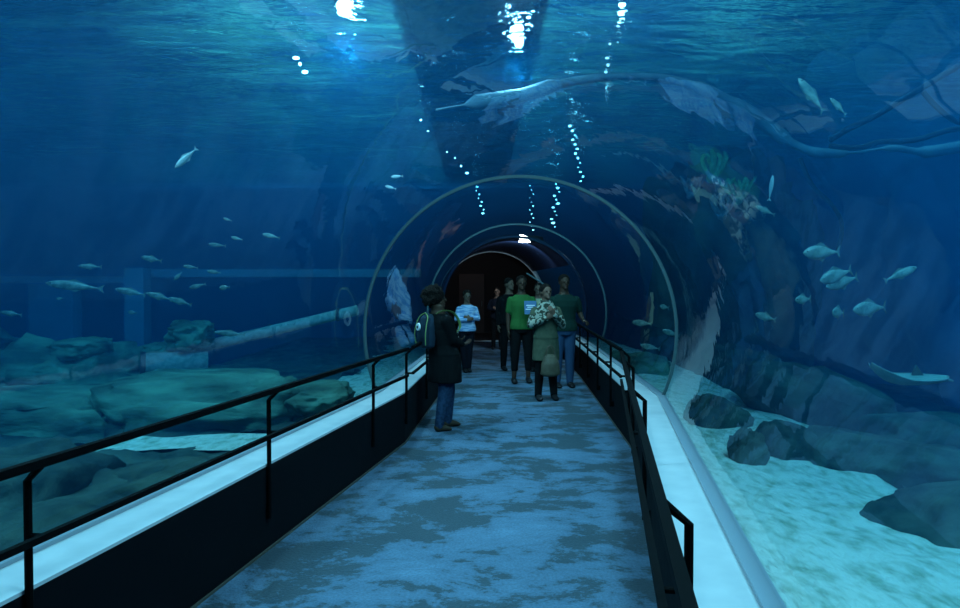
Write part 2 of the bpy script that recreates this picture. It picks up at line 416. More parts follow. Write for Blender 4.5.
# the first length runs from behind the camera to the bend
d2s = lambda d: (d*.9845 + .36 - C[0].y)/(C[1].y-C[0].y)
def s_for(side, y):
    a_, b2 = 0.0, 1.0
    for _ in range(40):
        m_ = (a_+b2)/2
        if Ps(m_, side*PO[side], .9).y < y: a_ = m_
        else: b2 = m_
    return m_
railing(-1, .25, .985, [s_for(-1, q) for q in (-1.4, .58, 2.455, 4.23, 6.15)], 'near black two-bar handrail on the left, ahead of the person with the backpack')
railing(1, .25, .975, [s_for(1, q) for q in (-1.8, .1, 2.0, 4.2, 5.9)], 'near black two-bar handrail on the right, running out of the bottom of the picture')
railing(-1, 1.0, 3.6, [1.0, 1.32, 1.66, 2.0, 2.35, 2.7, 3.05, 3.4], 'far black handrail on the left wall, past the person with the backpack')
railing(1, .995, 3.6, [1.0, 1.25, 1.5, 1.75, 2.0, 2.35, 2.7, 3.05, 3.4], 'far black handrail on the right, where a man rests his hand')

# ------------------------------------------------------------------ rocks
def rock(c, size, label, mat=None, rot=0, seed=0, amp=.28, sub=5, tilt=(0, 0), flat=0, freq=1.3, group=None):
    bm = bmesh.new(); bmesh.ops.create_icosphere(bm, subdivisions=sub, radius=1)
    R3 = Euler((tilt[0], tilt[1], rot)).to_matrix()
    off = Vector((seed*7.3, seed*3.1, seed*1.7))
    for v in bm.verts:
        d = v.co.normalized()
        # squarer than a ball
        p = Vector([math.copysign(abs(q)**.72, q) for q in d])
        n = noise.fractal(d*freq+off, .9, 2, 5)*amp + noise.ridged_multi_fractal(d*freq*1.6+off, .9, 2, 3, 1, 2)*amp*.18
        p = p*(1+n)
        if flat: p.z = p.z + .10*math.sin(p.z*flat+n*6)
        v.co = R3 @ Vector((p.x*size[0], p.y*size[1], p.z*size[2]))
    o = obj('rock', bm, mat or M_rock, smooth='keep'); o.location = c
    return tag(o, label, 'rock', group)
def prock(px0, px1, pytop, pybot, y, label, depth=1.0, **k):
    """a rock that fills the given span of the photograph at distance y"""
    a, b_ = at(px0, pytop, y), at(px1, pybot, y)
    hw = (b_.x-a.x)/2*.92; hh = max((a.z-b_.z)/2*.92, .05)
    return rock(((a.x+b_.x)/2, y, (a.z+b_.z)/2), (hw, depth, hh), label, **k)
# left reef, back to front
prock(-190, 70, 336, 470, 11.5, 'broad terraced reef rock at the far left edge, rising above the others', depth=1.6, seed=1, flat=9, amp=.36)
prock(10, 142, 344, 440, 10.2, 'low green reef rock under the two pale pillars', depth=1.4, seed=2, flat=8, amp=.36)
prock(58, 104, 337, 360, 9.8, 'small pale hump of rock capping the low green reef', depth=.5, seed=12, amp=.2)
prock(120, 260, 372, 450, 9.6, 'green reef shelf in front of the wide short pipe', depth=.9, seed=14, flat=8, amp=.3)
prock(-90, 190, 386, 520, 7.9, 'long dark reef shelf at the left, in front of the terraced rock', depth=1.0, seed=3, flat=9, amp=.34)
prock(110, 334, 374, 470, 8.3, 'flat-topped green reef shelf ending near the left handrail', depth=1.0, seed=4, flat=8, amp=.3)
prock(285, 352, 384, 420, 8.0, 'rounded pale green rock beside the first ring', depth=.5, seed=5)
prock(-80, 118, 446, 640, 5.2, 'dark sloping slab of rock just behind the left handrail', depth=.7, seed=6, amp=.2, mat=M_rock2)
prock(60, 270, 462, 560, 5.3, 'dark rock behind the left handrail, before the strip of bright sand', depth=.5, seed=7, amp=.2, mat=M_rock2, tilt=(0, -.15))
prock(172, 212, 322, 350, 10.6, 'small green rock perched on the wide pipe', depth=.35, seed=8, amp=.4)
prock(150, 182, 342, 356, 10.8, 'small low green rock left of the perched rock', depth=.3, seed=13, amp=.4)
# right reef
prock(856, 1100, 486, 640, 4.3, 'big dark green boulder on the sand at the right edge', depth=.55, seed=21, mat=M_rock2, amp=.16)
prock(795, 1000, 436, 530, 5.9, 'long low dark rock behind the big right boulder', depth=.5, seed=22, mat=M_rock2, amp=.2, tilt=(0, .15))
prock(752, 832, 424, 490, 6.2, 'dark tapering rock on the right sand, left of the long low rock', depth=.35, seed=23, mat=M_rock2, amp=.16, tilt=(0, .42), rot=.1)
prock(730, 764, 430, 480, 5.9, 'small pointed dark rock standing on the right sand', depth=.18, seed=24, mat=M_rock2, amp=.25)
prock(690, 748, 398, 446, 7.3, 'dark rock nearest the tunnel on the right sand', depth=.3, seed=25, mat=M_rock2, amp=.2, tilt=(0, .45))
prock(735, 900, 372, 450, 8.4, 'long sloping blue-green ridge behind the tapering rock', depth=.7, seed=26, mat=M_rock2, tilt=(0, .38), amp=.18)
prock(860, 1160, 418, 520, 7.2, 'broad blue-green ridge of rock under the ray at the right edge', depth=.7, seed=29, mat=M_rock2, tilt=(0, .12), amp=.18)
prock(700, 780, 345, 405, 11.5, 'dark rock at the foot of the tall dark rock', depth=.7, seed=30, mat=M_rock2, tilt=(0, .3), amp=.2)
prock(600, 668, 352, 400, 12.0, 'green rock seen through the tunnel wall right of the far handrail', depth=.7, seed=27)
prock(650, 800, 150, 420, 14.5, 'tall dark rock pinnacle rising at the right behind the tunnel wall', depth=1.3, seed=28, mat=M_rock2, amp=.3, freq=1.8)
# corals on the pinnacle
def coral(c, r, label, mat, seed):
    bm = bmesh.new(); rr = random.Random(seed)
    for k in range(14):
        a = rr.uniform(0, 2*PI); t = rr.uniform(.15, 1.0); L = r*rr.uniform(.6, 1.2)
        p1 = Vector((math.cos(a)*t, math.sin(a)*t*.6, .9))*L
        tube(bm, smooth_path([(0, 0, 0), p1*.5+Vector((0, 0, -.04)), p1, p1+Vector((rr.uniform(-.1, .1), 0, .12))], 3), [r*.10]*9+[r*.03], 6)
    ico(bm, (0, 0, 0), r*.3, 2)
    o = obj('coral', bm, mat, smooth=True); o.location = c; return tag(o, label, 'coral')
coral(at(712, 178, 12.6), .35, 'branching green coral near the top of the tall dark rock', M_coral, 1)
coral(at(738, 200, 12.4), .30, 'green coral on the right flank of the tall dark rock', M_coral, 2)
coral(at(722, 216, 12.4), .28, 'mauve-grey coral below the green ones on the tall dark rock', M_coralp, 3)
coral(at(690, 196, 12.6), .22, 'mauve-grey coral on the left side of the tall dark rock', M_coralp, 4)

# pipes on the left
def P3(*a): return at(*a)
root = empty('pipe', P3(150, 352, 10.9)); base = P3(150, 352, 10.9)
bm = bmesh.new(); pa, pb, pc = P3(188, 350, 10.9)-base, P3(270, 331, 11.2)-base, P3(358, 310, 11.6)-base
tube(bm, smooth_path([pa, pb, pc], 5), .085, 14); obj('pipe_tube', bm, M_pipe, root, smooth=True)
for px, py in ((270, 331), (338, 314.5)):
    q = P3(px, py, 11.25 if px < 300 else 11.48)-base; bm = bmesh.new(); tube(bm, [q-Vector((.02, 0, -.0)), q+Vector((.02, 0, .0))], .11, 14); obj('pipe_clamp', bm, M_dark, root)
tag(root, 'long pale pipe slanting up from the reef to the first ring', 'pipe')
root = empty('pipe', P3(175, 365, 10.2)); base = P3(175, 365, 10.2)
bm = bmesh.new(); tube(bm, [P3(142, 366, 10.2)-base, P3(208, 364, 10.5)-base], .19, 20); obj('pipe_tube', bm, M_pipe, root, smooth=True)
bm = bmesh.new(); tube(bm, [P3(140, 366, 10.19)-base, P3(145, 366, 10.22)-base], .21, 20); obj('pipe_collar', bm, M_dark, root)
tag(root, 'wide short pipe lying on the reef under the perched rock', 'pipe')
# pale concrete frame far across the tank on the left
def pframe(name, x0, x1, y0, y1, d, mat=M_frame):
    a, b_ = at(x0, y0, d), at(x1, y1, d); bm = bmesh.new()
    box(bm, (a.x, d, b_.z), (b_.x, d+.3, a.z)); return struct(obj(name, bm, mat))
pframe('trim_12', 28, 73, 284, 350, 13.5)
pframe('trim_13', 124, 144, 268, 350, 12.8)
pframe('trim_14', 144, 420, 269, 277, 13.2)
pframe('trim_15', -60, 124, 276, 283, 13.9)
pframe('trim_16', 200, 420, 372, 384, 13.0)

# service walkway above the water, over the tunnel
root = empty('service_walkway', (-.1, 3, 5.05))
bm = bmesh.new(); box(bm, (-.85, -6, 0), (.85, 18, .05)); obj('deck', bm, M_dark, root)
for xx in (-.85, .85):
    bm = bmesh.new(); box(bm, (xx-.04, -6, -.1), (xx+.04, 18, .12)); obj('side_beam', bm, M_dark, root)
for k in range(12):
    bm = bmesh.new(); box(bm, (-.82, -5.6+k*2, -.08), (.82, -5.5+k*2, -.001)); obj('cross_beam', bm, M_dark, root)
for xx in (-.8, .8):
    for y_ in (-5, 1, 7, 13, 17.6):
        bm = bmesh.new(); tube(bm, [(xx, y_, .05), (xx, y_, 2.95)], .02); obj('hanger', bm, M_dark, root)
tag(root, 'long dark service walkway above the water, running along the tunnel', 'walkway')
# pale winding band across the top: mirrored light modelled as a solid tube
bm = bmesh.new()
pts = [(436, 110), (475, 103), (520, 96), (560, 84), (610, 77), (660, 78), (700, 88), (735, 106), (762, 122), (790, 142), (815, 152), (850, 153), (890, 148), (925, 152), (965, 146), (1000, 142)]
ds = [9.0]*5+[9.4, 9.6, 9.8, 10, 10, 10, 10, 10, 10, 10, 10]
w = [.015, .11, .10, .06, .05, .06, .09, .12, .10, .06, .07, .02, .05, .09, .10, .10]
pp = [at(a, b_, d*.97) for (a, b_), d in zip(pts, ds)]
tube(bm, smooth_path(pp, 4), [(w[min(i//4, 15)]*.9, w[min(i//4, 15)]) for i in range(61)], 12, up=(0, 0, 1))
tag(obj('reflection', bm, M_conc, smooth=True), 'pale winding duct crossing the top of the water to the right edge', 'reflection')
# dark curved lines at the upper right, built as thin tubes
def streak(pts, d, r, label):
    bm = bmesh.new(); tube(bm, smooth_path([at(a, b_, d) for a, b_ in pts], 6), r, 8)
    tag(obj('streak', bm, M_streak, smooth=True), label, 'streak', None)
streak([(985, 50), (935, 80), (905, 98), (873, 117), (850, 128), (830, 140)], 9.2, .04, 'dark rope slanting down from the upper right corner')
streak([(923, 92), (938, 108), (957, 122), (985, 128)], 9.3, .035, 'short dark rope branching towards the right edge below the slanting rope')
streak([(830, 146), (858, 148), (880, 142), (915, 140), (950, 130), (985, 126)], 9.1, .035, 'dark rope running just above the pale duct at the right')
streak([(800, 158), (812, 185), (832, 205), (842, 225), (838, 250)], 9.8, .03, 'dark rope hanging below the pale duct above the right fish shoal')

# ------------------------------------------------------------------ lamps
def flood(c, r, label, energy, aim=(0, 0, -1), sx=1):
    root = empty('spotlight', c)
    bm = bmesh.new(); tube(bm, [(0, 0, .12), (0, 0, .10), (0, 0, 0)], [r*.6, r*1.1, r*1.15], 20); obj('housing', bm, M_dark, root)
    bm = bmesh.new(); tube(bm, [(0, 0, .004), (0, 0, -.02)], r, 20); obj('lens', bm, M_lamp, root)
    tag(root, label, 'lamp', 'flood lamps over the tank')
    return root
flood(at(345, 3, 8.0), .085, 'bright round flood lamp at the top, left of the walkway', 0)
flood(at(517, 28, 8.8), .08, 'bright round flood lamp under the walkway', 0)
flood(at(519, 40, 8.9), .05, 'small lamp just below the one under the walkway', 0)
flood(at(622, 4, 8.3), .04, 'small lamp at the top edge, right of the walkway', 0)
lm = flood(Vector((1.14, 15.8, 2.655)), .15, 'glowing disc for a mirrored lamp in the dark canopy above the far path', 0); del lm['group']; lm.scale = (1.7, 1, 1)  # lamp highlight on the glossy canopy, built as a glowing disc
def lamp_glints(name, pts, group, label, r=.025):  # glowing beads for lamp rows and for reflected glints
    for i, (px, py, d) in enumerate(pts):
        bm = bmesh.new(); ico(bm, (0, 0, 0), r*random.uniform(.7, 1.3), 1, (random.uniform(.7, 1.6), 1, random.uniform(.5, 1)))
        o = obj('lamp_glint', bm, M_lamp_glint, smooth=True); o.location = at(px, py, d); tag(o, label, 'lamp', group)
lamp_glints('', [(621, 6, 8.6), (626, 11, 8.8), (618, 26, 9.2), (610, 44, 9.9), (607, 58, 10.5), (608, 65, 10.9), (606, 72, 11.2), (607, 80, 11.6), (606, 88, 12)], 'lamp row upper right', 'tiny bright lamp in the row above the right of the tunnel near the top edge')
lamp_glints('', [(571+k*.9+(k % 3)*1.5-1, 126+k*4.6, 12.5+k*.4) for k in range(13)], 'lamp row before ring', 'tiny bright lamp in the slanting row above the right side of the first ring')
lamp_glints('', [(296, 58, 8.7), (300, 64, 8.8), (305, 72, 8.9), (421, 120, 12), (428, 131, 12.6), (447, 152, 13.6), (455, 158, 14), (461, 166, 14.5), (467, 173, 15)], 'lamp row upper left', 'tiny bright lamp in the slanting row above the left of the tunnel')
lamp_glints('', [(474+k*1.1+(k % 2)*2, 183+k*3.8, 19.0) for k in range(9)], 'reflected glints left of the walkway', 'tiny glowing bead for a reflected glint inside the ring, left of its top')  # this and the next two strings: reflected glints built as glowing beads
lamp_glints('', [(530+(k % 3)*1.6, 186+k*4.0, 19.2) for k in range(12)], 'reflected glints middle', 'tiny glowing bead for a reflected glint just right of the ring top', .022)
lamp_glints('', [(556-k*.5+(k % 3)*2.2, 184+k*3.9, 19.2) for k in range(12)], 'reflected glints right', 'tiny glowing bead for a reflected glint at the right inside the ring', .028)

def area(name, loc, size, energy, col, target=None, sy=None):
    l = bpy.data.lights.new(name, 'AREA'); l.energy = energy; l.color = col; l.size = size
    if sy: l.shape = 'RECTANGLE'; l.size_y = sy
    o = bpy.data.objects.new(name, l); o.location = loc; COL.objects.link(o)
    if target is not None: o.rotation_euler = (Vector(target)-Vector(loc)).to_track_quat('-Z', 'Y').to_euler()
    return o
def spot(name, loc, tgt, energy, col, angle=70, size=.2, blend=.6):
    l = bpy.data.lights.new(name, 'SPOT'); l.energy = energy; l.color = col; l.spot_size = rad(angle); l.spot_blend = blend; l.shadow_soft_size = size
    o = bpy.data.objects.new(name, l); o.location = loc; COL.objects.link(o)
    o.rotation_euler = (Vector(tgt)-Vector(loc)).to_track_quat('-Z', 'Y').to_euler(); return o
LC = (.50, .88, 1)
area('tank_light_right', (3.2, 2.5, 6.6), 1.4, 1850, LC, (2.6, 5, 0), 5)
area('tank_light_left', (-5.2, 3.0, 6.6), 1.0, 1900, LC, (-1.8, 5.0, 0), 5)
spot('tank_spot_reef', (-6, 7.5, 7.2), (-5.5, 9.5, 0), 1300, LC, 80)
spot('tank_spot_mid', (1.6, 9.5, 7.0), (.8, 11.5, 0), 1000, LC, 60)
spot('tank_spot_mid_left', (-2.2, 9.5, 7.0), (.0, 10, 0), 1000, LC, 70)
spot('tank_spot_far', (2.2, 15, 7.0), (1.6, 15, 0), 700, LC, 80)
spot('tank_spot_right_wall', (6.5, 9, 7.2), (8, 9, 1.5), 1500, LC, 100)


def point(name, loc, energy, col, size=.1):
    l = bpy.data.lights.new(name, 'POINT'); l.energy = energy; l.color = col; l.shadow_soft_size = size
    o = bpy.data.objects.new(name, l); o.location = loc; COL.objects.link(o); return o
point('flood_glow_left', (-1.5, 8.0, 4.3), 220, (.6, .88, 1), .08)
point('flood_glow_middle', (.46, 8.8, 4.3), 140, (.6, .88, 1), .08)
spot('ceiling_wash_left', (-2.6, 11, 5.2), (-2.8, 14.5, 8), 5200, (.42, .85, 1), 130)  # uplights added so the ripples pick up bright ceiling streaks
spot('ceiling_wash_right', (2.6, 11, 5.2), (2.4, 14, 8), 3200, (.40, .82, 1), 120)
spot('portal_fill', (.95, 16.0, 2.40), (.4, 21, 1.9), 140, (.6, .85, 1), 120, .05)  # fill light added to brighten the portal ring and canopy
point('hall_fill', (-.6, 23.2, 2.9), 6, (1, .6, .5), .1)  # unseen light added to bring out the brown door
# ------------------------------------------------------------------ fish
def fish_mesh(bm, L, h, w=.45):
    prof = [(.0, .05), (.06, .42), (.16, .78), (.32, 1), (.48, .95), (.64, .68), (.78, .34), (.88, .17), (.93, .15)]
    tube(bm, [(x*L-L/2, 0, 0) for x, _ in prof], [(r*h/2, r*h/2*w) for _, r in prof], 12, up=(0, 0, 1))
def flatfin(bm, pts, t=.004):
    vs = [bm.verts.new((x, -t, z)) for x, z in pts]; ws_ = [bm.verts.new((x, t, z)) for x, z in pts]
    n = len(pts); bm.faces.new(vs); bm.faces.new(ws_[::-1])
    for k in range(n): bm.faces.new((vs[k], vs[(k+1) % n], ws_[(k+1) % n], ws_[k]))
def fish(nose, tail, y, label, h=.28, mat=None, group=None, detail=True):
    a, b_ = at(nose[0], nose[1], y), at(tail[0], tail[1], y+.05)
    L = (b_-a).length; c = (a+b_)/2; H = L*h
    bm = bmesh.new(); fish_mesh(bm, L, H)
    o = obj('fish', bm, mat or M_fish, smooth=True); o.location = c
    X = (b_-a).normalized(); Z = Vector((0, 0, 1)); Y = Z.cross(X).normalized(); Z = X.cross(Y)
    o.rotation_euler = Matrix((X, Y, Z)).transposed().to_euler()
    tag(o, label, 'fish', group)
    def fin(name, pts):
        bm = bmesh.new(); flatfin(bm, [(x*L, z*H) for x, z in pts]); return obj(name, bm, mat if mat is M_fishb else M_fin, o)
    fin('tail_fin', [(.40, .08), (.50, .45), (.465, 0), (.50, -.45), (.40, -.08)])
    if detail:
        fin('dorsal_fin', [(-.20, .42), (-.02, .72), (.22, .30), (.05, .40)])
        fin('pelvic_fin', [(-.12, -.42), (.02, -.66), (.10, -.40)])
        for s in (-1, 1):
            bm = bmesh.new(); ico(bm, (-.40*L, s*.12*H, .08*H), max(.035*L*.5, .006), 1); obj('eye', bm, M_eye, o)
    return o
# left shoal
LF = [((45, 283), (104, 289), .16, 'long slim fish at the far left, the longest of the left shoal'),
 ((78, 266), (102, 267), .22, 'small fish swimming above the longest fish at the far left'),
 ((141, 257), (162, 261), .28, 'small pale fish above the narrow blue pillar'),
 ((208, 244), (226, 246), .24, 'highest small fish of the left shoal, alone near the dark water'),
 ((183, 266), (198, 268), .28, 'small fish left of the blunt fish above the horizontal beam'),
 ((207, 271), (221, 273), .30, 'blunt little fish on the line of the horizontal beam'),
 ((174, 280), (182, 272), .34, 'tiny fish tilted steeply beside the pillar'),
 ((189, 288), (206, 284), .28, 'small fish tilted upward under the horizontal beam'),
 ((219, 288), (230, 287), .50, 'stubby round fish at the right end of the left shoal'),
 ((0, 312), (22, 315), .24, 'fish cut by the left edge of the picture'),
 ((115, 289), (146, 295), .22, 'pale fish crossing in front of the narrow blue pillar'),
 ((128, 312), (137, 313), .50, 'tiny round fish low in front of the narrow blue pillar'),
 ((146, 293), (172, 300), .24, 'slim mottled fish just right of the narrow pillar'),
 ((168, 298), (192, 305), .24, 'slim mottled fish trailing the one beside the narrow pillar'),
 ((214, 332), (246, 335), .18, 'slim greenish fish resting above the pale slanting pipe'),
 ((56, 299), (64, 298), .40, 'tiny faint fish between the two pillars and below the longest fish')]
for i, (n, t, h, lb) in enumerate(LF): fish(n, t, 8.2+.25*(i % 4), lb, h, M_fish2, group='shoal left of the tunnel', detail=(abs(t[0]-n[0]) > 20))
fish((175, 168), (197, 148), 6.2, 'silver fish swimming steeply alone in the open upper left water', .22, M_fishb)
fish((223, 218), (232, 221), 8.5, 'tiny faint fish right of and below the lone silver fish', .3, detail=False)
fish((231, 237), (243, 240), 8.9, 'faint fish just above the left shoal', .3, detail=False)
fish((262, 234), (280, 238), 9.2, 'faint fish right of the left shoal under the rippled reflections', .25, detail=False)
fish((385, 186), (396, 189), 9.2, 'small pale fish by the top left of the first ring', .3, M_fishb, detail=False)
fish((391, 177), (403, 176), 9.2, 'tiny bright fish above the small pale fish by the ring', .3, M_fishb, detail=False)
# right shoal
RF = [((803, 253), (840, 252), .36, 'topmost silver fish of the right shoal'),
 ((820, 281), (852, 270), .38, 'upper of the two overlapping silver fish of the right shoal'),
 ((826, 287), (858, 277), .36, 'lower of the two overlapping silver fish of the right shoal'),
 ((917, 267), (884, 281), .26, 'slim fish at the right of the shoal, swimming upward to the right'),
 ((853, 310), (886, 307), .40, 'deep-bodied fish with a spread tail low in the right shoal'),
 ((832, 312), (844, 313), .70, 'small round fish facing us, left of the deep-bodied fish'),
 ((795, 300), (811, 299), .45, 'small pale fish by the curved tunnel wall, left of the shoal'),
 ((755, 314), (776, 320), .30, 'small greenish fish low near the tall dark rock'),
 ((755, 206), (775, 215), .22, 'slim green fish beside the tall dark rock'),
 ((830, 98), (846, 115), .26, 'faint fish near the top, right of the long-tailed fish')]
for i, (n, t, h, lb) in enumerate(RF): fish(n, t, 6.4+.3*(i % 3), lb, h, group='shoal right of the tunnel')
fish((798, 78), (824, 112), 6.9, 'pale fish with a long thin tail near the upper right', .24)
fish((773, 175), (769, 201), 7.4, 'slim mauve fish swimming upright left of the right shoal', .22, M_fishb, detail=False)
GF = [((632, 322), (652, 324), .30, 'fish inside the ring above the green rock'),
 ((662, 330), (680, 336), .28, 'fish inside the ring at its right edge'),
 ((660, 306), (669, 308), .50, 'tiny bright fish high inside the ring at the right'),
 ((640, 345), (660, 349), .26, 'lowest fish inside the ring, over the green rock')]
for n, t, h, lb in GF: fish(n, t, 10.5, lb, h, group='fish seen through the right side of the ring', detail=False)
# ray
a = at(868, 371, 6.2); b_ = at(946, 380, 6.2); L = (b_-a).length
root = empty('ray', at(905, 382, 6.2))
bm = bmesh.new(); N = 26; top, bot = [], []
for i in range(N+1):
    t = i/N; x = (t-.45)*L; z = .13*(max(0, .35-t)/.35)**1.6*1.0 + .02*(t > .6)*(t-.6)
    hw = .30*math.sin(PI*min(1, max(.02, t)))**.8; th = .034*math.sin(PI*min(.98, max(.04, t)))**.6
    top.append([bm.verts.new((x, hw*s, z+th*(1-abs(s)**1.5)*1.0+.05*abs(s))) for s in (-1, -.6, -.2, .2, .6, 1)])
    bot.append([bm.verts.new((x, hw*s, z-th*(1-abs(s)**1.5)+.045*abs(s))) for s in (-1, -.6, -.2, .2, .6, 1)])
for i in range(N):
    for k in range(5):
        bm.faces.new((top[i][k], top[i+1][k], top[i+1][k+1], top[i][k+1])); bm.faces.new((bot[i][k], bot[i][k+1], bot[i+1][k+1], bot[i+1][k]))
    for k in (0, 5): bm.faces.new((top[i][k], bot[i][k], bot[i+1][k], top[i+1][k]))
obj('body', bm, M_ray, root, smooth=True)
bm = bmesh.new(); tube(bm, smooth_path([(.50*L, 0, .01), (.58*L, .02, .015), (.66*L, .05, .0)], 4), [.012]*8+[.003], 6); obj('tail', bm, M_ray, root)
bm = bmesh.new(); flatfin(bm, [(.18*L, .0), (.24*L, .12), (.36*L, .0)], .012); f_ = obj('dorsal_fin', bm, M_rock2, root); f_.location = (0, .12, .02)
tag(root, 'pale ray gliding at the right, its wing tip curled up', 'ray')

# ------------------------------------------------------------------ people
def baked(name, bm, mat, parent, voxel=.011, smooth=3):
    me = bpy.data.meshes.new(name); bm.to_mesh(me); bm.free()
    tmp = bpy.data.objects.new('tmp', me); COL.objects.link(tmp)
    r = tmp.modifiers.new('r', 'REMESH'); r.mode = 'VOXEL'; r.voxel_size = voxel; r.use_smooth_shade = True
    s = tmp.modifiers.new('s', 'SMOOTH'); s.iterations = smooth; s.factor = .5
    dg = bpy.context.evaluated_depsgraph_get(); nm = bpy.data.meshes.new_from_object(tmp.evaluated_get(dg))
    bpy.data.objects.remove(tmp); nm.name = name; nm.materials.clear(); nm.materials.append(mat)
    for p in nm.polygons: p.use_smooth = True
    o = bpy.data.objects.new(name, nm); COL.objects.link(o)
    if parent: o.parent = parent
    return o
def limb(bm, pts, rr, n=12):
    for p, r in zip(pts, rr): ico(bm, p, r if not isinstance(r, tuple) else max(r)*.98, 2)
    for (p, q), (r, s) in zip(zip(pts, pts[1:]), zip(rr, rr[1:])):
        p, q = Vector(p), Vector(q); m_ = p.lerp(q, .4)
        tube(bm, [p, m_, q], [r, r*.55+s*.45+.004, s], n)
def loft(bm, rows, n=20):
    """rows: (x, y, z, rx, ry) stacked upward"""
    rings = [[bm.verts.new((x+rx*math.cos(2*PI*k/n), y+ry*math.sin(2*PI*k/n), z)) for k in range(n)] for x, y, z, rx, ry in rows]
    for a, b_ in zip(rings, rings[1:]):
        for k in range(n): bm.faces.new((a[k], a[(k+1) % n], b_[(k+1) % n], b_[k]))
    bm.faces.new(rings[0][::-1]); bm.faces.new(rings[-1])
def hand(bm, wrist, direction, palm_n, k=1.0, curl=.5, side=1):
    d = Vector(direction).normalized(); nrm = Vector(palm_n); nrm = (nrm-d*nrm.dot(d)).normalized(); sd = d.cross(nrm)*side
    w = Vector(wrist)
    tube(bm, [w, w+d*.04*k, w+d*.085*k], [(.024*k, .016*k), (.036*k, .017*k), (.038*k, .014*k)], 10, up=sd)
    for i, (o_, ln) in enumerate(((-.030, .062), (-.010, .074), (.010, .070), (.030, .054))):
        p0 = w+d*.078*k+sd*o_*k; p1 = p0+(d*math.cos(curl*.5)+nrm*math.sin(curl*.5))*ln*.45*k
        p2 = p1+(d*math.cos(curl*1.3)+nrm*math.sin(curl*1.3))*ln*.33*k; p3 = p2+(d*math.cos(curl*2)+nrm*math.sin(curl*2))*ln*.25*k
        tube(bm, [p0, p1, p2, p3], [.0095*k, .009*k, .0085*k, .0065*k], 8)
    t0 = w+d*.022*k-sd*.028*k; t1 = t0+(d*.7-sd*.7+nrm*.3).normalized()*.035*k; t2 = t1+(d*.9-sd*.1+nrm*.4).normalized()*.03*k
    tube(bm, [t0, t1, t2], [.013*k, .011*k, .008*k], 8)
